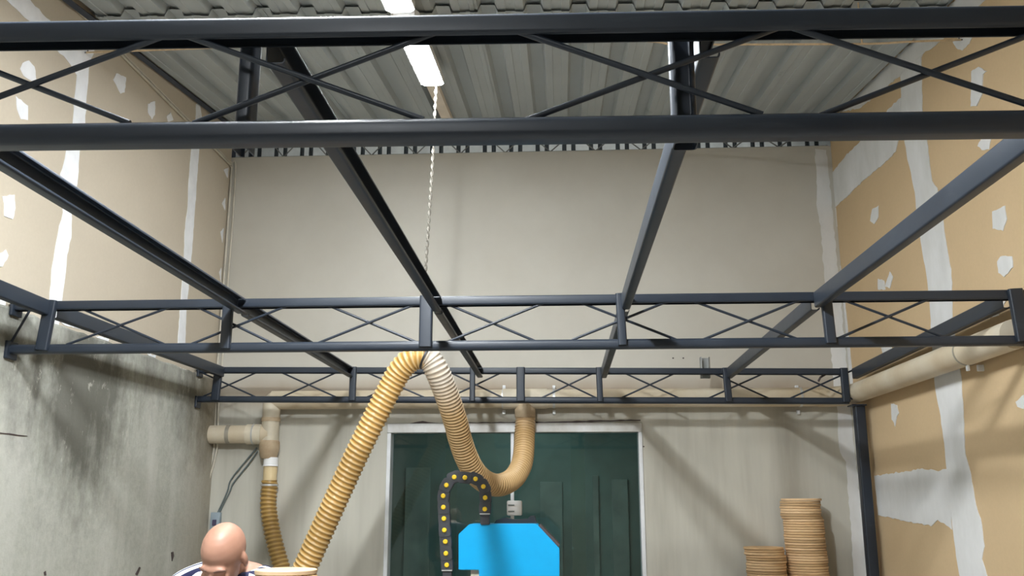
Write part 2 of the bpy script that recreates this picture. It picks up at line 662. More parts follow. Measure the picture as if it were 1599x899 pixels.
# corrugated closure sheet beyond the wall top
bm = bmesh.new()
x = -2.9
rings = [[], []]
pr = []
k = 0
while x < 2.4:
    for dx, dy in ((0.0, 0), (0.117, 0), (0.121, 0.045), (0.151, 0.045), (0.155, 0.0), (0.197, 0.0), (0.201, 0.045), (0.231, 0.045)):
        pr.append((x + dx, 7.62 + dy))
    x += 0.235
loft(bm, [[V((a, b, z_)) for a, b in pr] for z_ in (3.9, 5.0)], False, False)
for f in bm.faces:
    if f.calc_center_median().y > 7.625:  # recess faces coloured dark to stand in for rib shade
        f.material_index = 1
clo = struct('wall_upper_back', bm, [M['closure'], M['closure_rib_shade']])
# added unseen light, brightens the closure sheet from below
lb = bpy.data.lights.new('closure_fill_light', 'AREA')
lb.shape = 'RECTANGLE'
lb.size, lb.size_y = 4.6, 0.06
lb.energy = 9
lbo = bpy.data.objects.new('closure_fill_light', lb)
lbo.location = (-0.28, 7.40, 3.95)
lbo.rotation_euler = (math.radians(180 - 20), 0, 0)
C.objects.link(lbo)
# room beyond the glass door
bm = bmesh.new()
box(bm, (-2.2, 10.2, 0), (1.6, 10.3, 2.9))
box(bm, (-2.3, YB + 0.15, 0), (-2.2, 10.3, 2.9))
box(bm, (1.6, YB + 0.15, 0), (1.7, 10.3, 2.9))
box(bm, (-2.3, YB + 0.15, 2.8), (1.7, 10.3, 2.9))
struct('wall_far', bm, M['inner'])
wall_far = bpy.data.objects['wall_far']
for x0, x1, y0 in ((634, 668, 730), (955, 985, 748), (925, 938, 742), (843, 880, 752)):  # pale panels added in place of reflections in the glass
    a, b = at(x0, y0, 10.18), at(x1, 940, 10.18)
    obj('reflection_panel', bbox((a.x, 10.17, max(b.z, 0.02)), (b.x, 10.199, a.z), 0.003), M['reflection_pale'], wall_far)
li = bpy.data.lights.new('inner_fill_light', 'AREA')  # added fill light, lifts the teal seen through the glass
li.energy = 8
li.color = (0.8, 1.0, 0.95)
li.size = 0.8
lo_ = bpy.data.objects.new('inner_fill_light', li)
lo_.location = (-0.4, 9.0, 2.7)
C.objects.link(lo_)

# ---- joint compound on the right wall
NR = (-1, 0, 0)


def right_patch(pp, **k):
    return patch('joint_compound', [atx(x, y, XR) for x, y in pp], NR, M['compound'], wall_right, **k)


right_patch([(1412, 212), (1416, 240), (1423, 270), (1429, 300), (1431, 324), (1437, 363), (1441, 396), (1447, 426), (1450, 455),
             (1452, 470), (1456, 540), (1461, 607), (1467.6, 640), (1475, 692), (1479, 732), (1484, 790), (1489, 830), (1493.5, 868), (1500, 905), (1504, 960), (1520, 1180), (1530, 1300), (1575, 1300), (1565, 1150),
             (1548, 960), (1542, 900), (1534, 873), (1538, 853), (1532, 810), (1524, 787), (1516.6, 741), (1508, 709), (1505, 650), (1502, 596), (1488, 502),
             (1487, 452), (1486, 420), (1482, 402), (1477, 372), (1473, 339), (1464, 294), (1456, 282), (1452, 255), (1447, 212)])
right_patch([(1407, 214), (1407, 168), (1408, 130), (1404, 93), (1420, 70), (1450, 66), (1439, 90), (1440, 130), (1440.5, 168), (1446, 214)])
right_patch([(1366, 742), (1408.5, 736.5), (1440, 731.6), (1469, 735), (1482, 731), (1487, 826), (1475, 816), (1465, 812), (1454.6, 821),
             (1414, 813), (1372, 804)])
right_patch([(1296, 276), (1321, 243), (1345, 219), (1372, 190), (1390, 168), (1407, 153), (1408, 200), (1399, 237), (1378, 258), (1348, 282), (1330, 300), (1304, 323)])
# band along the roof
right_patch([(1310, 176), (1433, 57), (1474, 18), (1530, -35), (1575, -35), (1482, 55), (1442, 84), (1401, 122), (1345, 168)])
right_patch([(1290, 226), (1293.5, 226), (1298, 270), (1306, 330), (1311, 402), (1318, 452), (1327, 540), (1331, 580), (1334, 640), (1341, 700), (1349, 800),
             (1356, 900), (1346, 900), (1340, 800), (1334, 700), (1321, 560), (1310, 440), (1300, 330)], jit=0.003)
for s in ([(1359, 345), (1362, 327), (1372, 321), (1372, 339), (1365, 350)],
          [(1527, 228), (1534, 214), (1549, 214), (1545, 233), (1534, 234)],
          [(1550, 330), (1570, 321), (1573, 342), (1567, 360), (1551, 357)],
          [(1558, 408), (1563, 400), (1581, 400), (1582.5, 417), (1569, 432), (1560, 426)],
          [(1371.6, 435), (1381, 438), (1383, 452), (1371.6, 452)], [(1383, 447), (1390, 424), (1395, 432), (1390, 450)],
          [(1518, 111), (1529, 104), (1542, 111), (1536, 116), (1535, 145), (1526, 166), (1517, 166)],
          [(1488, 65), (1500, 58), (1520, 53.5), (1514, 68), (1503, 79), (1494, 75)],
          [(1393, 640), (1403, 640), (1398, 666)], [(1377, 542), (1390, 542), (1392, 560), (1380, 560)],
          [(1392, 630), (1401, 632), (1404, 645), (1397, 660), (1393, 655)],
          [(1587, 627), (1600, 616), (1604, 640), (1590, 635)],
          [(1533, 487), (1549, 470), (1572, 470), (1560, 492), (1545, 497)],
          [(1375, 543), (1392, 540), (1394, 551)]):
    right_patch(s, jit=0.004, step=0.02)

# ---- joint compound on the left wall
NL = (1, 0, 0)


def left_patch(pp, **k):
    return patch('joint_compound', [atx(x, y, XL) for x, y in pp], NL, M['compound_bright'], wall_left, **k)


left_patch([(108, 200), (104, 228), (99, 256), (94, 272), (98, 331), (92, 353), (87, 381), (81, 418), (77, 466), (70, 510),
            (90, 515), (96.6, 468), (99.7, 443), (104, 399), (111, 371), (111, 331), (120, 287), (125, 228), (130, 200)])
left_patch([(120, 116), (116, 150), (112, 202), (132, 202), (135, 150), (138, 106)])
left_patch([(6, -4), (43, -4), (71, 27), (100, 55), (147, 76), (138, 108), (119, 116), (105, 95), (87, 76), (62, 50), (38, 27)])
left_patch([(301, 200), (299, 228), (294, 287), (293, 321), (288, 362), (287, 406), (284, 440), (281, 480), (277, 540), (288, 544), (291, 480), (294, 450),
            (297.5, 409), (300.6, 374), (304, 325), (307, 281), (311, 228), (313, 200)], jit=0.005)
left_patch([(306, 162), (311, 160), (315, 186), (305, 190)], jit=0.004)
for s in ([(3, 307), (22, 304), (23, 325), (19, 342), (6, 337), (6, 318)], [(-4, 399), (8, 390), (12, 399), (3, 416), (-4, 416)],
          [(31, 107), (35, 98), (45, 94), (53.5, 104), (56, 124), (50.5, 127), (36, 118)], [(24.5, 150), (43, 165), (43, 187), (32, 186), (26, 170)],
          [(176, 124), (181, 114), (196.5, 121), (194, 144.5), (188, 146)], [(231, 162), (241.5, 158), (241.5, 179), (237, 186), (231, 176)],
          [(260, 182), (266, 175), (270, 187), (262, 190)], [(349, 265), (356, 262), (355, 278)], [(346.5, 318), (351, 309), (351, 328)],
          [(344, 362), (349, 356), (347, 379)], [(342, 425), (345, 418), (345, 440)],
          [(88, 499), (128, 505), (128, 514), (104, 509)], [(146, 524), (170, 528), (168, 535)], [(228, 551), (243, 555), (240, 563)],
          [(266, 568), (296, 580), (296, 587), (275, 577)], [(0, 460), (8, 466), (6, 482), (-3, 478)]):
    left_patch(s, jit=0.004, step=0.02)
# corner compound on the back wall
patch('joint_compound', [at(x, y, YB) for x, y in [(1273, 232.5), (1276, 324), (1279, 339), (1282, 366), (1286.5, 426), (1297, 541), (1301, 590), (1308, 650),
                                                   (1308, 672), (1312, 706), (1321, 721), (1326.7, 801), (1333, 898), (1338, 960), (1350, 1060), (1368, 1060), (1364, 960), (1355, 898),
                                                   (1345, 801), (1334, 700), (1322, 570), (1310, 440), (1300, 330), (1290, 234)]],
      (0, -1, 0), M['compound'], wall_back, jit=0.006)
# cracked gap over the door head and a few holes
patch('mortar_gap', [at(x, y, YB) for x, y in [(606, 663), (640, 661), (660, 657), (680, 660), (760, 659), (850, 658.5), (930, 656), (1000, 655), (1000, 657), (930, 658.5), (850, 661), (760, 662), (660, 662), (606, 666)]],
      (0, -1, 0), M['brown_dark'], wall_back, jit=0.003)
for x, y in ((1051, 559), (1067, 559), (1005, 697)):
    patch('drill_hole', [at(x + 1.6 * math.cos(a), y + 1.2 * math.sin(a), YB) for a in (0, 1, 2, 3, 4, 5)], (0, -1, 0), M['brown_dark'], wall_back, jit=0.0005)
for pp in ([(211, 896), (217, 885), (219, 886), (214, 898)], [(267, 862), (270, 861), (271, 868), (268, 876)], [(68, 893), (71, 891), (72, 898), (69, 898)]):
    patch('dark_chip', [atx(x, y, XG) for x, y in pp], NL, M['brown_dark'], wall_low, jit=0.001)
patch('surface_crack', [atx(x, y, XG) for x, y in [(0, 675), (20, 677), (42, 680), (42, 681), (20, 679), (0, 677)]], NL, M['brown_dark'], wall_low, jit=0.002)

# ---- sliding glass door in the back wall
door = bpy.data.objects.new('door_1', None)
C.objects.link(door)
door['kind'] = 'structure'
obj('header_rail', bbox((WX0 + 0.002, YB - 0.02, 2.075), (WX1 - 0.002, YB + 0.13, WZ - 0.003), 0.004), M['alu_dusty'], door)
obj('door_jamb', bbox((WX0 + 0.002, YB - 0.012, 0), (WX0 + 0.032, YB + 0.12, 2.075), 0.003), M['alu'], door)
obj('door_jamb', bbox((WX1 - 0.032, YB - 0.012, 0), (WX1 - 0.002, YB + 0.12, 2.075), 0.003), M['alu'], door)
xa = [at(613, 750, 7.25).x, at(713, 750, 7.25).x, at(694, 750, 7.21).x, at(799, 750, 7.21).x, at(801, 750, 7.21).x, at(914, 750, 7.21).x, at(892, 750, 7.25).x, at(1002, 750, 7.25).x]
for i, (a, b, y) in enumerate(((xa[0], xa[1], 7.27), (xa[2], xa[3], 7.235), (xa[4], xa[5], 7.235), (xa[6], xa[7], 7.27))):
    obj('glass_pane', bbox((a, y, 0.03), (b, y + 0.009, 2.09), 0.001), M['glass'], door)
xm = at(800, 750, 7.22).x
obj('door_stile', bbox((xm - 0.013, 7.212, 0.03), (xm + 0.013, 7.25, 2.075), 0.002), M['alu'], door)
lk = at(803.5, 793, 7.19)
lock = obj('door_lock', bbox((lk.x - 0.058, 7.165, lk.z - 0.056), (lk.x + 0.058, 7.212, lk.z + 0.056), 0.012), M['white_plastic'], door, 40)
for dz in (0.022, -0.024):
    obj('latch_slot', bbox((lk.x - 0.048, 7.160, lk.z + dz - 0.004), (lk.x + 0.0, 7.167, lk.z + dz + 0.004)), M['cable_grey'], lock)

# ------------------------------------------------------------------ steel mezzanine frame
CH_H, CH_D = 0.046, 0.056          # chord height and depth


def truss(name_label, D, ztop, zbot, x0, x1, rods, uprights, up_side, endplates, group='lattice trusses of the steel frame', up_w=0.05):
    """ztop / zbot: functions x -> top of top chord, bottom of bottom chord"""
    T = thing('lattice_truss', name_label, 'truss', ((x0 + x1) / 2, D, zbot((x0 + x1) / 2)), group)
    yc = D + CH_D / 2
    bm = bmesh.new()
    channel(bm, (x0, yc, ztop(x0) - CH_H / 2), (x1, yc, ztop(x1) - CH_H / 2), CH_D, CH_H, (0, 0, -1))
    obj('top_chord', bm, M['steel'], T, 35)
    bm = bmesh.new()
    channel(bm, (x0, yc, zbot(x0) + CH_H / 2), (x1, yc, zbot(x1) + CH_H / 2), CH_D, CH_H, (0, 0, 1), 0.003, 0.015)
    obj('bottom_chord', bm, M['steel'], T, 35)
    for i, (xa_, za, xb_, zb) in enumerate(rods):
        yo = D + 0.016 + (0.011 if i % 2 else 0)
        obj('diagonal_rod', tubebm([(xa_, yo, za), (xb_, yo, zb)], 0.0065, 10), M['steel'], T, 40)
    for x, tilt, w in uprights:
        bm = bmesh.new()
        zt, zb = ztop(x) - 0.004, zbot(x) + 0.004
        if up_side == 'front':
            channel(bm, (x + tilt, D - 0.004, zb + 0.01), (x, D - 0.004, zt + 0.004), w, 0.034, (0, 1, 0))
        elif up_side == 'back' and x < 0:
            channel(bm, (x + tilt, D + CH_D + 0.027, zb + 0.002), (x, D + CH_D + 0.027, zt), 0.034, 0.052, (0, 1, 0))
        else:
            channel(bm, (x + tilt, D + CH_D + 0.022, zb + 0.002), (x, D + CH_D + 0.022, zt), w, 0.044, (0, -1, 0))
        obj('upright', bm, M['steel'], T, 35)
    for x, z in endplates:
        obj('end_plate', bbox((x - 0.004, D - 0.018, z - 0.048), (x + 0.012, D + CH_D + 0.018, z + 0.04), 0.003), M['steel'], T)
    return T


def rod_px(D, lst):
    out = []
    for xa_, ya, xb_, yb in lst:
        a, b = at(xa_, ya, D + 0.02), at(xb_, yb, D + 0.02)
        out.append((a.x, a.z, b.x, b.z))
    return out


D1, D2, D3 = 1.7055, 4.354, 6.763
zt1 = lambda x: 2.5315 - 0.0128 * (x + 0.09)
zb1 = lambda x: 2.2575 - 0.0085 * (x + 0.09)
zt2 = lambda x: 2.531
zb2 = lambda x: 2.265
zt3 = lambda x: 2.523 - 0.0100 * (x + 0.36)
zb3 = lambda x: 2.2595 - 0.0085 * (x + 0.36)

r1 = rod_px(D1, [(278, 50, -70, 178), (-60, 90, 200, 190), (276, 52, 662, 188), (300, 191, 706, 38), (772, 38, 1190, 180),
                 (820, 186, 1226, 37), (1214, 37, 1620, 170), (1283, 178, 1640, 40)])
# panels of the near truss beyond the picture edges
for xc in (-1.62, -2.25, 1.42, 2.0):
    r1 += [(xc - 0.22, 2.31, xc + 0.2, 2.5), (xc + 0.22, 2.31, xc - 0.2, 2.5)]
truss('dark steel lattice truss nearest overhead, spanning above the other two', D1, zt1, zb1, XG + 0.01, 2.17, r1,
      [(at(386, 150, D1 + 0.08).x, 0, 0.05), (at(1066, 150, D1 + 0.08).x, 0, 0.05)], 'back', [])

r2 = rod_px(D2, [(50, 480, 15, 540), (119, 478, 258, 538), (105, 538, 271, 478), (308, 479, 428, 537), (297, 538, 463, 472), (497, 470, 653, 535),
                 (496, 536, 654, 473), (698, 474, 838, 533), (696, 535, 862, 468), (897, 468, 1057, 530), (893, 531, 1044, 470),
                 (1084, 470, 1250, 530), (1096, 531, 1260, 464), (1310, 465, 1476, 526), (1307, 529, 1452, 466)])
truss('dark steel lattice truss in the middle, in front of the golden hose', D2, zt2, zb2, XG + 0.012, 2.20, r2,
      [(at(80, 478, D2).x, -0.02, 0.062), (at(357, 478, D2).x, 0, 0.05), (at(666, 478, D2).x, 0, 0.064), (at(968, 478, D2).x, 0.008, 0.042),
       (at(1290, 478, D2).x, 0.008, 0.05), (at(1586, 470, D2).x, 0.012, 0.066)], 'front', [(XG + 0.003, 2.288), (XG + 0.003, 2.506)])
r3 = []
for xc, hw in ((357, 50), (482, 50), (617, 52), (743, 47), (888, 47), (1014.6, 49), (1153, 50), (1281, 50)):
    r3 += [(xc - hw, 578, xc + hw, 623), (xc - hw, 623, xc + hw, 578)]
r3 = rod_px(D3, r3)
T3 = truss('dark steel lattice truss farthest back, above the glass door', D3, zt3, zb3, XG + 0.012, 2.085, r3,
           [(at(342, 578, D3).x, -0.012, 0.062), (at(552, 578, D3).x, 0, 0.05), (at(738, 578, D3).x, 0, 0.04), (at(813, 578, D3).x, 0, 0.062),
            (at(935, 578, D3).x, 0.006, 0.044), (at(1133, 578, D3).x, 0.012, 0.05), (2.062, 0.0, 0.054)],
           'front', [(XG + 0.003, 2.285), (XG + 0.003, 2.52)])
obj('bent_rod', tubebm([at(1293, 582, D3 + 0.05), at(1281, 589, D3 + 0.05), at(1278, 595, D3 + 0.05)], 0.008, 8), M['brown_dark'], T3, 40)
bx = at(1100, 566, D3 + 0.1).x
bm = bmesh.new()
channel(bm, (bx, D3 + CH_D + 0.034, 2.445), (bx, D3 + CH_D + 0.034, 2.60), 0.07, 0.06, (0, -1, 0))
obj('channel_stub', bm, M['grey_steel'], T3, 35)

JH, JW = 0.078, 0.042
beams = [(-2.56, 'along the concrete wall'), (-1.572, 'second from the concrete wall'), (-0.60, 'third from the concrete wall'),
         (0.318, 'third from the right drywall'), (1.235, 'second from the right drywall'), (2.14, 'along the right drywall')]
for i, (X, where) in enumerate(beams):
    for bay, (ya, yb, zA, zB, nm) in enumerate(((D1 + CH_D + 0.002, D2 - 0.004, zt1(X), zt2(X), 'near'),
                                                (D2 + CH_D + 0.002, D3 - 0.004, zt2(X), zt3(X), 'far'))):
        if i == 5 and bay == 0:
            continue
        bm = bmesh.new()
        op = (1, 0, 0) if i in (1, 2) else (-1, 0, 0)
        if i in (0, 3, 4, 5):
            op = (-1, 0, 0) if i == 0 else (1, 0, 0)
        x_far = X
        channel(bm, (X, ya, zA - JH / 2 - 0.001), (x_far, yb, zB - JH / 2 - 0.001), JH, JW, op, 0.003, 0.008, 0.012)
        o_ = obj('steel_joist', bm, M['steel'], None, 35)
        tag(o_, 'dark steel joist in the %s bay, %s' % (nm, where), 'beam', 'joists of the steel frame')
# corner post
post = thing('steel_post', 'dark steel post in the right corner, under the far truss', 'post', (2.155, 6.81, 0))
px_ = 2.163
bm = bmesh.new()
channel(bm, (px_, 6.815, 0), (px_, 6.815, 2.228), 0.074, 0.072, (1, 0, 0), 0.004, 0.01, 0.02)
obj('shaft', bm, M['steel'], post, 35)
obj('cap_plate', bbox((2.10, 6.755, 2.226), (2.205, 6.875, 2.236), 0.002), M['steel'], post)
obj('base_plate', bbox((2.08, 6.74, 0.0), (2.22, 6.89, 0.01), 0.002), M['steel'], post)

# ------------------------------------------------------------------ existing roof truss on the back wall
rt = thing('roof_truss', 'thin grey lattice truss along the top of the back wall', 'truss', (-0.27, 7.22, ZWALL))
yt = YB + 0.06
bm = bmesh.new()
tube(bm, [(XL + 0.01, yt, ZWALL + 0.015), (XR - 0.01, yt, ZWALL + 0.015)], 0.012, 6)
obj('bottom_chord', bm, M['grey_steel'], rt)
bm = bmesh.new()
tube(bm, [(XL + 0.01, yt, zr(XL, yt) - 0.03), (XR - 0.01, yt, zr(XR, yt) - 0.03)], 0.018, 6)
obj('top_chord', bm, M['grey_steel'], rt)
bm = bmesh.new()
x = XL + 0.05
k = 0
pts = []
while x < XR - 0.03:
    pts.append(V((x, yt, ZWALL + 0.02 if k % 2 == 0 else zr(x, yt) - 0.045)))
    x += 0.19
    k += 1
tube(bm, pts, 0.0075, 6)
obj('zigzag_rod', bm, M['grey_steel'], rt)

# ------------------------------------------------------------------ ceiling lamps on the timber batten
LX = -0.845
bat = bmesh.new()
rings = []
for y in (-2.2, 7.24):
    c_ = zr(LX, y) - 0.025
    rings.append([V((LX - 0.078, y, c_ - 0.045)), V((LX + 0.0, y, c_ - 0.045)), V((LX + 0.0, y, c_)), V((LX - 0.078, y, c_))])
loft(bat, rings)
tag(obj('timber_batten', bat, M['timber']), 'pale timber batten under the roof carrying the bright lamps', 'batten')


def lamp(y0, y1, label, mat='diffuser'):
    ym = (y0 + y1) / 2
    L = thing('ceiling_lamp', label, 'lamp', (LX, ym, zr(LX, ym) - 0.06), 'row of ceiling lamps')
    ax = V((0, 1, 0.13)).normalized()
    dn = V((0, 0.13, -1)).normalized()
    sd = V((1, 0, 0))

    def P(s, a, d):
        y = y0 + (y1 - y0) * s
        return V((LX, y, zr(LX, y) - 0.076)) + sd * a + dn * d
    # housing: shallow tray with bevelled sides and chamfered ends
    bm = bmesh.new()
    rings = []
    for s, f in ((0, 0.75), (0.025, 1.0), (0.975, 1.0), (1.0, 0.75)):
        rings.append([P(s, -0.060 * f, 0.0), P(s, -0.080 * f, 0.018), P(s, -0.080 * f, 0.062), P(s, 0.080 * f, 0.062), P(s, 0.080 * f, 0.018), P(s, 0.060 * f, 0.0)])
    loft(bm, rings)
    obj('housing', bm, M['white_plastic'], L)
    bm = bmesh.new()
    rings = []
    for s, f in ((0.008, 0.72), (0.03, 0.96), (0.97, 0.96), (0.992, 0.72)):
        rings.append([P(s, -0.078 * f, 0.061), P(s, -0.072 * f, 0.067), P(s, 0.072 * f, 0.067), P(s, 0.078 * f, 0.061)])
    loft(bm, rings)
    obj('diffuser', bm, M[mat], L)
    for s in (0.2, 0.8):
        p = P(s, -0.03, 0.0)
        obj('mounting_clip', bbox((p.x - 0.012, p.y - 0.02, p.z - 0.02), (p.x + 0.012, p.y + 0.02, p.z + 0.02)), M['clamp_steel'], L)
    return L


lamp(4.56, 5.72, 'bright white ceiling lamp below the near truss chord, rope at its end')
lamp(3.32, 4.48, 'bright white ceiling lamp at the picture top, above the near truss chord')
lamp(1.60, 2.20, 'short bright ceiling lamp overhead, third in the row from the back wall', 'diffuser_strong')
lamp(-1.64, -0.48, 'unseen fill lamp added overhead behind the camera, fourth in the row from the back wall')  # added out of view as fill from behind the camera
LX_keep = LX

# ------------------------------------------------------------------ ropes and cords
r0 = V((-0.824, 5.735, zr(LX, 5.735) - 0.075))
r9 = at(655, 548, 5.70)
bm = bmesh.new()
RP = resample([r0, V((-0.838, 5.72, 3.7)), V((-0.866, 5.71, 3.0)), V((r9.x + 0.012, 5.70, 2.548))], 0.012)
rings = []
for i, p in enumerate(RP):
    ring = []
    for k in range(14):
        a = 2 * PI * k / 14
        q = 0.0075 + 0.0045 * math.cos(2 * a)
        ring.append(p + V((math.cos(a + i * 0.7), math.sin(a + i * 0.7), 0)) * q)
    rings.append(ring)
loft(bm, rings)
rope = tag(obj('hanging_rope', bm, M['rope'], None, 60), 'twisted pale rope hanging from the lamp end down to the hose', 'rope')
bm = bmesh.new()
hk = [r0 + V((-0.05, -0.005, 0.05)), r0 + V((-0.03, 0, 0.012)), r0 + V((0.0, 0, -0.012)), r0 + V((0.022, 0, 0.012)), r0 + V((0.03, 0, 0.05))]
tube(bm, spline(hk, 6), 0.004, 6)
obj('wire_hook', bm, M['wire_dark'], rope)
# string across the room
sa, sb = atx(135, 82, XL + 0.012), atx(1500, 62, XR - 0.012)
mid = [at(322, 75, 4.80), at(480, 67, 4.78), at(760, 58, 4.76), at(1002, 64, 4.74), at(1046, 69, 4.73), at(1110, 69.5, 4.72), at(1345, 68.5, 4.70), at(1420, 65, 4.69)]
bm = bmesh.new()
tube(bm, spline([sa] + mid + [sb], 5), 0.0065, 6)
st_ = tag(obj('stretched_cord', bm, M['cord'], None, 60), 'thin tan cord stretched across the room below the roof', 'cord')
kn = at(1346, 68, 4.70)
obj('hanger_cord', tubebm([kn, V((kn.x, kn.y, zr(kn.x, kn.y) - 0.01))], 0.005, 6), M['cord'], st_)
for p, d in ((sa, 1), (sb, -1)):
    obj('wall_hook', tubebm([(p.x - 0.012 * d, p.y, p.z + 0.03), (p.x + 0.006 * d, p.y, p.z + 0.03), (p.x + 0.008 * d, p.y, p.z), (p.x - 0.012 * d, p.y, p.z)], 0.004, 6), M['wire_dark'], st_)
# cables in the back left corner
for k, (off, mat, lab) in enumerate(((0.0, 'cable_pale', 'pale cable along the left wall and down the corner, nearer the drywall'),
                                     (0.035, 'cable_pale', 'pale cable down the corner, on the back wall side'))):
    pts = [(XL + 0.012, 0.5, 4.305 + off * 0.6), (XL + 0.012, 6.9, 4.318 + off * 0.6), (XL + 0.013, 7.15, 4.31 + off * 0.6), (XL + 0.016 + off, 7.182, 4.26),
           (XL + 0.018 + off, 7.184, 3.2), (XL + 0.018 + off, 7.184, 2.5)]
    pts = [V(p) for p in pts]
    lowp = [(336 + 12 * off / 0.035 * 0.4, 640), (334 + k * 5, 700), (323 + k * 3, 750), (313 + k * 3, 790), (305 + k * 2.5, 830), (304 + k * 3, 850), (310, 863), (322, 868 - k)]
    pts += [at(x, y, 7.182 - 0.012 * k) for x, y in lowp]
    tag(obj('wall_cable', tubebm(spline(pts, 6), 0.0085 - 0.002 * k, 8), M[mat], None, 60), lab, 'cable', 'cables in the back left corner')
for k, (dx, dy) in enumerate(((0, 0), (4, 5))):
    pts = [at(401 + dx * 0.3, 699 + dy, 7.17), at(385 + dx, 718 + dy, 7.175), at(361 + dx, 748 + dy, 7.18), at(355 + dx, 767, 7.18), at(340 + dx * 0.6, 800, 7.18)]
    tag(obj('box_cable', tubebm(spline(pts, 6), 0.006, 8), M['cable_grey'], None, 60),
        ('dark grey cable from the duct to the switch box, upper one' if k == 0 else 'dark grey cable from the duct to the switch box, lower one'), 'cable', 'cables to the switch box')
sbp = at(337, 811, 7.17)
sw = thing('switch_box', 'small blue grey switch box on the back wall beside the bald man', 'switch box', (sbp.x, 7.19, sbp.z - 0.06))
obj('box_body', bbox((sbp.x - 0.036, 7.145, sbp.z - 0.085), (sbp.x + 0.036, 7.199, sbp.z + 0.055), 0.006), M['grey_box'], sw, 40)
obj('rocker_switch', bbox((sbp.x - 0.016, 7.137, sbp.z - 0.045), (sbp.x + 0.016, 7.147, sbp.z + 0.0), 0.003), M['switch'], sw)

# ------------------------------------------------------------------ extraction duct
PR = 0.072
PZ = 2.327
PYB = YB - 0.096
PXR = XR - 0.078
side_duct = thing('extraction_duct', 'dusty beige pipe duct along the right drywall, turning into the back corner', 'duct', (PXR, 3.0, PZ))
duct = thing('extraction_duct', 'dusty beige pipe duct along the back wall behind the far truss, with tees', 'duct', (0.2, PYB, PZ))
obj('straight_pipe', tubebm([(PXR, 4.418, PZ), (PXR, 6.93, PZ)], PR, 28), M['pvc'], side_duct, 40)
elb = [V((PXR, 6.92, PZ))] + [V((PXR - 0.19 * (1 - math.cos(a)), 6.93 + (PYB - 6.93) * math.sin(a), PZ)) for a in [PI / 2 * i / 8 for i in range(9)]] + [V((PXR - 0.21, PYB, PZ))]
obj('elbow', tubebm(elb, PR + 0.004, 28), M['pvc'], side_duct, 40)
xT = at(424, 640, PYB).x
obj('straight_pipe', tubebm([(PXR - 0.2, PYB, PZ), (xT, PYB, PZ)], PR, 28), M['pvc'], duct, 40)
zlp = at(360, 678, PYB).z
rb, rt_ = at(424, 690, PYB).z, PZ
rv = [(xT, PYB, rb - 0.01), (xT, PYB, PZ - 0.10), (xT, PYB, PZ - 0.03), (xT + 0.02, PYB, PZ), (xT + 0.06, PYB, PZ)]
obj('riser_elbow', tubebm(spline([V(p) for p in rv], 5), PR * 0.94, 28), M['pvc_pale'], duct, 40)
obj('collar', ring_band((xT, PYB, at(424, 655, PYB).z), (0, 0, 1), PR * 0.94, 0.03, 0.006), M['pvc_brown'], duct, 40)
obj('branch_pipe', tubebm([(XG + 0.002, PYB, zlp), (xT, PYB, zlp)], PR * 0.98, 28), M['pvc'], duct, 40)
obj('branch_collar', tubebm([(at(386, 678, PYB).x, PYB, zlp), (at(410, 678, PYB).x, PYB, zlp)], PR * 1.08, 28), M['pvc_pale'], duct, 40)
z0, z1 = at(424, 690, PYB).z, at(424, 714, PYB).z
obj('reducer', tubebm([(xT, PYB, z0 + 0.012), (xT, PYB, z0), (xT, PYB, z0 - 0.055), (xT, PYB, z1), (xT, PYB, z1 - 0.01)], [0.07, 0.078, 0.078, 0.062, 0.056], 28), M['pvc_brown'], duct, 30)
xT2 = at(422, 735, PYB).x
z2, z3 = at(422, 714, PYB).z, at(422, 726, PYB).z
obj('white_collar', tubebm([(xT2, PYB, z2), (xT2, PYB, z3), (xT2, PYB, z3 - 0.008)], [0.054, 0.056, 0.062], 28), M['white_plastic'], duct, 30)
z4 = at(422, 752, PYB).z
obj('drop_pipe', tubebm([(xT2, PYB, z3), (xT2, PYB, z4 - 0.03)], 0.052, 28), M['pvc_beige'], duct, 30)
# tee for the big hose
hx = at(820, 636, PYB).x
obj('tee_fitting', tubebm([(hx - 0.17, PYB, PZ), (hx + 0.17, PYB, PZ)], PR + 0.006, 28), M['pvc_pale'], duct, 40)
ze = at(820, 652, PYB).z
obj('tee_branch', tubebm([(hx, PYB, PZ), (hx, PYB, PZ - 0.07), (hx, PYB, PZ - 0.085), (hx, PYB, ze)], [0.07, 0.072, 0.08, 0.079], 28), M['pvc_brown'], duct, 30)
# clamps
for px in (786, 865, 1250):
    xx = at(px, 630, PYB).x
    b_ = obj('pipe_clamp', ring_band((xx, PYB, PZ), (1, 0, 0), PR, 0.018, 0.003), M['clamp_steel'], duct, 40)
    for zz_ in (at(px, 643.5, 7.195).z, at(px, 605, 7.195).z):
        obj('clamp_tab', bbox((xx - 0.012, 7.176, zz_ - 0.016), (xx + 0.012, 7.1995, zz_ + 0.016), 0.003), M['alu'], b_)
for yy in (4.95,):
    b_ = obj('pipe_clamp', ring_band((PXR, yy, PZ), (0, 1, 0), PR, 0.014, 0.003), M['clamp_dull'], side_duct, 40)
    zz_ = PZ - 0.09
    obj('clamp_tab', bbox((XR - 0.035, yy - 0.008, zz_ - 0.014), (XR - 0.0005, yy + 0.008, zz_ + 0.02), 0.003), M['alu'], b_)
    obj('clamp_tab', bbox((PXR - 0.012, yy - 0.01, PZ - PR - 0.03), (PXR + 0.002, yy + 0.01, PZ - PR + 0.002), 0.002), M['alu'], b_)
obj('pipe_strap', ring_band((at(358, 678, PYB).x, PYB, zlp), (1, 0, 0), PR * 0.98, 0.03, 0.004), M['clamp_dull'], duct, 40)
obj('pipe_strap', ring_band((at(397, 678, PYB).x, PYB, zlp), (1, 0, 0), PR * 1.08, 0.012, 0.004), M['clamp_steel'], duct, 40)

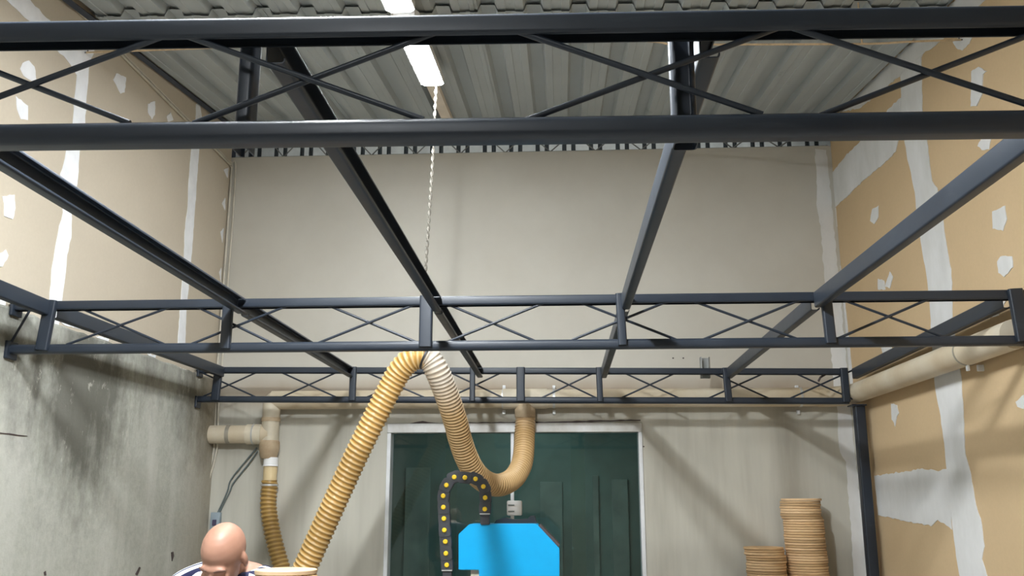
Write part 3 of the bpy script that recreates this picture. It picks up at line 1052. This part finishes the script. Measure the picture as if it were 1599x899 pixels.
# ------------------------------------------------------------------ hoses
HR = 0.076
gp = [at(452, 940, 5.98), at(474, 892, 5.96), at(495, 845, 5.93), at(530, 768, 5.87), at(563, 697, 5.81), at(611, 602, 5.75), at(629, 573, 5.72), at(646, 559, 5.70), at(664, 556, 5.70)]
# keep going down to the floor out of the picture
g0 = gp[0]
low = [V((g0.x - 0.28, g0.y, 0.085)), V((g0.x - 0.16, g0.y, 0.30)), V((g0.x - 0.10, g0.y + 0.01, 0.62))]
big = thing('extraction_hose', 'thick golden ribbed hose rising from the lower left to the rope', 'hose', low[0])
obj('hose_body', corrugated(spline(low + gp, 10), HR, 0.0315, 0.0045), M['hose_gold'], big, 70)
tp = [at(662, 556, 5.70), at(672, 562, 5.71), at(684, 582, 5.74), at(699, 620, 5.85), at(712, 660, 6.0), at(718, 684, 6.1), at(728, 713, 6.22), at(742, 738, 6.35), at(760, 753, 6.48),
      at(780, 757, 6.6), at(800, 748, 6.76), at(812, 731, 6.88), at(817, 713, 6.96), at(819, 684, 7.06), at(820, 660, PYB), at(820, 648, PYB)]
tan = thing('extraction_hose', 'thick tan ribbed hose looping from the rope down and up to the back wall duct', 'hose', tp[-1])
obj('hose_body', corrugated(spline(tp, 10), HR, 0.0245, 0.0042), M['hose_tan'], tan, 70)
ax = (tp[2] - tp[0])
obj('black_tie', ring_band(at(665, 557, 5.70), V((1, 0.05, -0.45)), HR + 0.005, 0.012, 0.004), M['black'], big, 40)
am = [V((xT2, PYB, z4 + 0.012)), V((xT2, PYB, z4 - 0.05)), at(419, 790, 7.09), at(424, 825, 7.07), at(431, 855, 7.05), at(440, 886, 7.03), at(452, 925, 7.0)]
a9 = am[-1]
am += [V((a9.x + 0.1, a9.y - 0.02, 0.75)), V((a9.x + 0.15, a9.y - 0.04, 0.35)), V((a9.x + 0.2, a9.y - 0.05, 0.07))]
amb = thing('thin_hose', 'thinner amber ribbed hose hanging from the duct in the left corner', 'hose', am[0])
obj('hose_body', corrugated(spline(am, 10), 0.060, 0.032, 0.004), M['hose_amber'], amb, 70)
obj('hose_clamp', ring_band((xT2, PYB, at(422, 757, PYB).z), (0, 0, 1), 0.064, 0.014, 0.004), M['clamp_steel'], amb, 40)

# ------------------------------------------------------------------ blue machine with the drag chain
MY = 5.5
mp_ = lambda x, y: at(x, y, MY)
mach = thing('cnc_machine', 'bright blue machine housing in front of the glass door', 'machine', (mp_(790, 850).x, MY + 0.2, 0))
outline = [(716, 834), (733, 818), (838, 818), (873.5, 856), (873.5, 960), (748, 960), (748, 889.5), (716, 889.5)]


def prism(pts, depth, bev=0.0):
    bm = bmesh.new()
    f = bm.faces.new([bm.verts.new(p) for p in pts])
    r = bmesh.ops.extrude_face_region(bm, geom=[f])
    bmesh.ops.translate(bm, verts=[v for v in r['geom'] if isinstance(v, bmesh.types.BMVert)], vec=(0, depth, 0))
    if bev:
        bmesh.ops.bevel(bm, geom=[e for e in bm.edges if len(e.link_faces) == 2 and e.calc_face_angle(0) > 0.3], offset=bev, segments=2, affect='EDGES')
    return bm


obj('blue_housing', prism([mp_(*p) for p in outline], 0.26, 0.003), M['blue'], mach, 30)
back_o = [(842, 817), (876, 852), (876, 960), (800, 960), (800, 826), (838, 826)]
ch = [mp_(840, 820.5), mp_(843.5, 818.5), mp_(874, 850.5), mp_(872, 854)]
obj('side_cover', prism([p + V((0, 0.03, 0)) for p in ch], 0.2), M['brown_dark'], mach)
tb = [(768, 818), (772, 811), (783, 811), (838, 811.5), (841, 818)]
obj('top_motor', prism([mp_(*p) + V((0, 0.2, 0)) for p in [(765, 822), (771, 813), (786, 809), (800, 812), (822, 811), (826, 806), (833, 806), (838, 822)]], 0.12), M['black'], mach)
obj('tool_block', prism([mp_(*p) + V((0, 0.04, 0)) for p in [(734, 888), (750, 888), (750, 925), (734, 925)]], 0.15), M['pvc_pale'], mach)
bx0, bx1 = mp_(735, 900).x, mp_(868, 900).x
obj('machine_column', bbox((bx0 + 0.03, MY + 0.05, 0.55), (bx1 - 0.02, MY + 0.30, mp_(800, 930).z), 0.01), M['black'], mach)
obj('machine_base', bbox((bx0 - 0.35, MY - 0.1, 0.0), (bx1 + 0.25, MY + 0.55, 0.56), 0.02), M['bench'], mach)

cpx = [(698.2, 881.5), (697, 863.3), (696, 845.2), (694.6, 827.2), (693.8, 809.3), (693.1, 791.6), (692.7, 774.1), (697.8, 757.3), (709.9, 744.7), (726.5, 745.6),
       (743, 747.6), (755.3, 759.5), (758, 776.8), (757.5, 794.5)]
chn = thing('drag_chain', 'dark grey cable chain with yellow pins arching left of the blue housing', 'cable chain', mp_(698, 930) + V((0, 0, 0)))
CP = [mp_(*p) for p in cpx]
CY = -0.02
for i, p in enumerate(CP):
    a = CP[max(i - 1, 0)]
    b = CP[min(i + 1, len(CP) - 1)]
    tn = (b - a).normalized()
    side = V((0, 1, 0)).cross(tn).normalized()
    hl, hw = 0.041, 0.034
    bm = bmesh.new()
    prof = []
    for s, w in ((-1.0, 0.74), (-0.72, 1.0), (0.55, 1.0), (0.80, 0.86), (1.0, 0.62)):
        prof.append((s * hl, w * hw))
    poly = [p + tn * s + side * w for s, w in prof] + [p + tn * s - side * w for s, w in prof[::-1]]
    dy = 0.0 if i % 2 else 0.004
    lk_ = obj('chain_link', prism([q + V((0, CY + dy, 0)) for q in poly], 0.055, 0.003), M['chain'], chn, 30)
    bm = bmesh.new()
    y_ = p.y + CY + dy
    tube(bm, [(p.x, y_ + 0.002, p.z), (p.x, y_ - 0.006, p.z), (p.x, y_ - 0.010, p.z)], [0.0138, 0.0138, 0.010], 16)
    obj('yellow_pin', bm, M['yellow'], lk_, 40)
for (a, b) in (((698.5, 890), (698.5, 970)), ((757.5, 802), (757.5, 819))):
    pa, pb = mp_(*a), mp_(*b)
    obj('end_bracket', bbox((pa.x - 0.026, MY - 0.012, pb.z), (pa.x + 0.026, MY + 0.03, pa.z), 0.002), M['chain'], chn)
    obj('bracket_edge', bbox((pa.x - 0.030, MY - 0.024, pa.z - 0.003), (pa.x + 0.030, MY + 0.03, pa.z + 0.003)), M['clamp_steel'], chn)
# support of the lower chain end, out of the picture
pa = mp_(698.5, 970)
obj('chain_tray', bbox((pa.x - 0.05, MY - 0.03, 0.5), (pa.x + 0.05, MY + 0.06, pa.z + 0.01), 0.004), M['chain'], chn)

# ------------------------------------------------------------------ discs
ORD = ['', 'first', 'second', 'third', 'fourth', 'fifth', 'sixth', 'seventh', 'eighth', 'ninth', 'tenth', 'eleventh', 'twelfth', 'thirteenth', 'fourteenth', 'fifteenth',
       'sixteenth', 'seventeenth', 'eighteenth', 'nineteenth']


def ordinal(n):
    if n < 20:
        return ORD[n]
    t_, u = divmod(n, 10)
    return ('twentieth', 'thirtieth')[t_ - 2] if u == 0 else ('twenty', 'thirty')[t_ - 2] + '-' + ORD[u]


def disc_mesh(r, h, mat):
    bm = bmesh.new()
    e = 0.0025
    tube(bm, [(0, 0, 0), (0, 0, e), (0, 0, h - e), (0, 0, h)], [r - e, r, r, r - e], 48)
    o = obj('round_disc', bm, mat, None, 40)
    return o


def stack(x, y, ztop, zbase, r, mats, lab_fmt, group, lean, jit):
    n = max(2, int(round((ztop - zbase) / 0.0182)))
    h = (ztop - zbase) / n
    protos = [disc_mesh(r, h - 0.0022, m) for m in mats]
    used = [False] * len(protos)
    for i in range(n):
        k = random.choices(range(len(protos)), [5, 3, 2][:len(protos)])[0]
        if used[k]:
            o = protos[k].copy()
            C.objects.link(o)
        else:
            o = protos[k]
            used[k] = True
        zz_ = zbase + i * h
        f = (ztop - zz_)
        o.location = (x + lean(f) + random.uniform(-jit, jit), y + random.uniform(-jit, jit), zz_)
        o.rotation_euler = (0, 0, random.uniform(0, 6))
        tag(o, lab_fmt % ('top one' if i == n - 1 else ordinal(n - i) + ' from the top'), 'disc', group)
    for k, u in enumerate(used):
        if not u:
            bpy.data.objects.remove(protos[k])


tb_ = thing('low_bench', 'grey workbench under the tan discs by the back wall', 'bench', (1.62, 7.0, 0))
ZB = 0.955
obj('bench_top', bbox((1.2, 6.82, ZB - 0.04), (2.06, 7.19, ZB), 0.004), M['bench'], tb_)
for sx in (1.24, 2.02):
    for sy in (6.86, 7.15):
        obj('leg', bbox((sx - 0.02, sy - 0.02, 0), (sx + 0.02, sy + 0.02, ZB - 0.04)), M['bench'], tb_)
discs = [M['mdf'], M['mdf_b'], M['mdf_c']]
a_, b_ = at(1254, 778, 7.0), at(1194, 852, 7.0)
stack(a_.x - 0.014, 7.01, 1.575, ZB, 0.144, discs, 'round tan fibreboard disc in the tall stack, %s', 'discs of the tall stack',
      lambda f: 0.016 * min(1, f / 0.5) ** 1.3 - (0.010 if 0.02 < f < 0.16 else 0), 0.0042)
stack(b_.x - 0.006, 7.01, 1.232, ZB, 0.142, discs, 'round tan fibreboard disc in the short stack, %s', 'discs of the short stack',
      lambda f: 0.012 * min(1, f / 0.1), 0.007)
# thin dark warped sheet on the tall stack
tp0 = at(1250, 777, 7.0)
# near stack beside the man
ws = thing('work_stand', 'grey work stand in front of the bald man', 'stand', (-0.94, 3.2, 0))
ZS = 1.205
obj('stand_top', bbox((-1.10, 3.06, ZS - 0.03), (-0.78, 3.34, ZS), 0.004), M['bench'], ws)
for sx in (-1.07, -0.81):
    for sy in (3.09, 3.31):
        obj('leg', bbox((sx - 0.015, sy - 0.015, 0), (sx + 0.015, sy + 0.015, ZS - 0.03)), M['bench'], ws)
c_ = at(447.5, 887, 3.2)
stack(c_.x, 3.2, 1.329, ZS, 0.104, [M['mdf_n'], M['mdf_c']], 'round pale disc in the near stack beside the man, %s', 'discs of the near stack', lambda f: 0.0, 0.003)

# ------------------------------------------------------------------ the man
def skin_mesh(verts, edges, root=0, sub=2):
    me = bpy.data.meshes.new('tmp')
    me.from_pydata([v[:3] for v in verts], edges, [])
    o = bpy.data.objects.new('tmp', me)
    C.objects.link(o)
    o.modifiers.new('s', 'SKIN')
    sk = me.skin_vertices[0].data
    for i, v in enumerate(verts):
        r = v[3]
        sk[i].radius = r if isinstance(r, tuple) else (r, r)
        sk[i].use_root = (i == root)
    ss = o.modifiers.new('u', 'SUBSURF')
    ss.levels = sub
    dg = bpy.context.evaluated_depsgraph_get()
    dg.update()
    ev = o.evaluated_get(dg)
    m2 = bpy.data.meshes.new_from_object(ev)
    bpy.data.objects.remove(o)
    return m2


def remeshed(bm, voxel, smooth_iter=6):
    me = bpy.data.meshes.new('tmp')
    bm.to_mesh(me)
    bm.free()
    o = bpy.data.objects.new('tmp', me)
    C.objects.link(o)
    r = o.modifiers.new('r', 'REMESH')
    r.mode = 'VOXEL'
    r.voxel_size = voxel
    s = o.modifiers.new('s', 'SMOOTH')
    s.factor = 0.5
    s.iterations = smooth_iter
    dg = bpy.context.evaluated_depsgraph_get()
    dg.update()
    m2 = bpy.data.meshes.new_from_object(o.evaluated_get(dg))
    bpy.data.objects.remove(o)
    m2.polygons.foreach_set('use_smooth', [True] * len(m2.polygons))
    return m2


def ellip(bm, c, r, rot=None, seg=24):
    res = bmesh.ops.create_uvsphere(bm, u_segments=seg, v_segments=seg // 2, radius=1.0)
    m = Matrix.Translation(c) @ (rot.to_4x4() if rot else Matrix.Identity(4)) @ Matrix.Diagonal((*r, 1))
    bmesh.ops.transform(bm, matrix=m, verts=res['verts'])


HX, HY = -1.266, 3.60
hc = V((HX, HY - 0.11, 1.356))                 # head centre
hrot = Matrix.Rotation(math.radians(-6), 3, 'Z') @ Matrix.Rotation(math.radians(6), 3, 'Y') @ Matrix.Rotation(math.radians(38), 3, 'X')


def hp(x, y, z):
    return hc + hrot @ V((x, y, z))


bmB = bmesh.new()
# cranium, face, jaw, nose, brow, ears (local: face looks to -y)
ellip(bmB, hp(0, 0.012, 0.022), (0.0775, 0.098, 0.094), hrot)
ellip(bmB, hp(0, -0.022, -0.028), (0.066, 0.074, 0.092), hrot)
ellip(bmB, hp(0, -0.048, -0.088), (0.044, 0.042, 0.036), hrot)
ellip(bmB, hp(0, -0.082, 0.004), (0.052, 0.018, 0.016), hrot)
ellip(bmB, hp(0, -0.098, -0.034), (0.013, 0.020, 0.030), hrot)
ellip(bmB, hp(0, -0.107, -0.050), (0.017, 0.015, 0.013), hrot)
ellip(bmB, hp(0, -0.088, -0.080), (0.024, 0.012, 0.008), hrot)
ellip(bmB, hp(0, -0.086, -0.092), (0.021, 0.012, 0.008), hrot)
for s in (-1, 1):
    ellip(bmB, hp(s * 0.034, -0.076, -0.036), (0.021, 0.02, 0.018), hrot)
    ellip(bmB, hp(s * 0.080, 0.012, -0.020), (0.011, 0.019, 0.032), hrot @ Matrix.Rotation(s * 0.35, 3, 'Z'))
# neck, torso, limbs
sx = 0.0
verts, edges = [], []


def add(x, y, z, r, parent=None):
    verts.append((HX + x, HY + y, z, r))
    if parent is not None:
        edges.append((parent, len(verts) - 1))
    return len(verts) - 1


pel = add(0, 0.12, 0.86, (0.13, 0.15))
wst = add(0, 0.11, 1.00, (0.115, 0.14), pel)
cst = add(0, 0.07, 1.14, (0.12, 0.155), wst)
shb = add(0, 0.045, 1.235, (0.085, 0.105), cst)
nk = add(0, 0.01, 1.295, 0.058, shb)
nk2 = add(0, -0.05, 1.335, 0.052, nk)
for s in (-1, 1):
    cl = add(s * 0.11, 0.05, 1.245, 0.062, shb)
    sh = add(s * 0.185, 0.05, 1.215, 0.062, cl)
    ua = add(s * 0.215, 0.05, 1.08, 0.047, sh)
    el = add(s * 0.225, 0.05, 0.945, 0.040, ua)
    fa = add(s * 0.20, -0.03, 0.90, 0.036, el)
    wr = add(s * 0.165, -0.125, 0.865, 0.025, fa)
    pm = add(s * 0.158, -0.165, 0.852, (0.034, 0.018), wr)
    pm2 = add(s * 0.152, -0.205, 0.838, (0.036, 0.015), pm)
    for f, (dx, L) in enumerate(((-0.030, 0.85), (-0.010, 1.0), (0.010, 0.95), (0.029, 0.75))):
        a0 = add(s * 0.152 + dx, -0.222, 0.832, 0.0095, pm2)
        a1 = add(s * 0.152 + dx * 1.15, -0.222 - 0.036 * L, 0.818, 0.009, a0)
        a2 = add(s * 0.152 + dx * 1.15, -0.222 - 0.056 * L, 0.798, 0.0085, a1)
        add(s * 0.152 + dx * 1.1, -0.222 - 0.062 * L, 0.776, 0.0075, a2)
    th0 = add(s * 0.158 - s * 0.036, -0.175, 0.842, 0.012, pm)
    th1 = add(s * 0.158 - s * 0.055, -0.205, 0.826, 0.0105, th0)
    add(s * 0.158 - s * 0.058, -0.232, 0.812, 0.009, th1)
    hpv = add(s * 0.095, 0.12, 0.80, 0.095, pel)
    kn_ = add(s * 0.105, 0.09, 0.46, 0.06, hpv)
    clf = add(s * 0.107, 0.115, 0.32, 0.058, kn_)
    an = add(s * 0.108, 0.13, 0.085, 0.036, clf)
    bl = add(s * 0.112, 0.02, 0.04, (0.042, 0.03), an)
    add(s * 0.114, -0.06, 0.032, (0.036, 0.022), bl)
m_ = skin_mesh(verts, edges, 0)
bmB.from_mesh(m_)
me = remeshed(bmB, 0.0055, 4)
me.materials.append(M['skin'])
man = thing('person', 'bald man in a navy jacket with white shoulder stripes, looking down', 'person', (HX, HY + 0.1, 0))


def link_part(name, me, parent):
    o = bpy.data.objects.new(name, me)
    C.objects.link(o)
    o.parent = parent
    o.matrix_parent_inverse = Matrix.Translation(-V(parent.location))
    return o


me.name = 'body'
link_part('body', me, man)
for s in (-1, 1):
    pts = [hp(s * 0.014, -0.098, 0.007), hp(s * 0.032, -0.096, 0.013), hp(s * 0.052, -0.082, 0.006)]
    obj('eyebrow', tubebm(spline(pts, 4), [0.002] + [0.0036] * 7 + [0.002], 8), M['brow'], man, 60)
# jacket
cv, ce = [], []


def addc(x, y, z, r, p=None):
    cv.append((HX + x, HY + y, z, r))
    if p is not None:
        ce.append((p, len(cv) - 1))
    return len(cv) - 1


p0 = addc(0, 0.12, 0.84, (0.15, 0.172))
p1 = addc(0, 0.11, 0.99, (0.135, 0.165), p0)
p2 = addc(0, 0.07, 1.14, (0.14, 0.178), p1)
p3 = addc(0, 0.045, 1.235, (0.105, 0.125), p2)
p4 = addc(0, 0.022, 1.285, 0.078, p3)
for s in (-1, 1):
    dz = -0.022 if s > 0 else 0.0
    cl = addc(s * 0.115, 0.05, 1.268 + dz, 0.076, p3)
    sh = addc(s * 0.225, 0.05, 1.234 + dz, 0.078, cl)
    ua = addc(s * 0.235, 0.05, 1.08, 0.064, sh)
    el = addc(s * 0.245, 0.05, 0.945, 0.056, ua)
    fa = addc(s * 0.213, -0.03, 0.898, 0.050, el)
    addc(s * 0.172, -0.115, 0.868, 0.040, fa)
mj = skin_mesh(cv, ce, 0)
bj = bmesh.new()
bj.from_mesh(mj)
mej = remeshed(bj, 0.008, 6)
t = NT('navy_jacket')
o = t.sep()
geo = t.n('ShaderNodeNewGeometry')
gs = t.n('ShaderNodeSeparateXYZ')
t.l(geo.outputs['Normal'], gs.inputs[0])
yy = t.math('SUBTRACT', o['Y'], HY - 0.045)
w = t.math('PINGPONG', t.math('ADD', yy, 0.0), 0.0135)
stripe = t.math('GREATER_THAN', w, 0.0058)
inb = t.math('MULTIPLY', t.math('GREATER_THAN', yy, 0.0), t.math('LESS_THAN', yy, 0.081))
ax_ = t.math('ABSOLUTE', t.math('SUBTRACT', o['X'], HX))
shz = t.math('MULTIPLY', t.math('GREATER_THAN', ax_, 0.075), t.math('GREATER_THAN', o['Z'], 0.95))
stripe = t.math('MULTIPLY', t.math('MULTIPLY', stripe, inb), shz)
t.color(t.mix(stripe, (0.012, 0.014, 0.05, 1), (0.72, 0.74, 0.80, 1)))
mej.materials.append(t.set(0.75, 0, 0.3))
link_part('jacket', mej, man)
# trousers and shoes
tv, te = [], []


def addt(x, y, z, r, p=None):
    tv.append((HX + x, HY + y, z, r))
    if p is not None:
        te.append((p, len(tv) - 1))
    return len(tv) - 1


q0 = addt(0, 0.12, 0.87, (0.138, 0.16))
for s in (-1, 1):
    a = addt(s * 0.097, 0.12, 0.78, 0.105, q0)
    b = addt(s * 0.107, 0.092, 0.46, 0.077, a)
    addt(s * 0.109, 0.13, 0.08, 0.062, b)
mt = skin_mesh(tv, te, 0)
bt = bmesh.new()
bt.from_mesh(mt)
met = remeshed(bt, 0.01, 4)
met.materials.append(M['trousers'])
link_part('trousers', met, man)
for s in (-1, 1):
    bm = bmesh.new()
    ellip(bm, V((HX + s * 0.112, HY + 0.02, 0.035)), (0.052, 0.135, 0.05))
    for v in bm.verts:
        if v.co.z < 0.0:
            v.co.z = 0.0
    obj('shoe', bm, M['shoe'], man, 60)
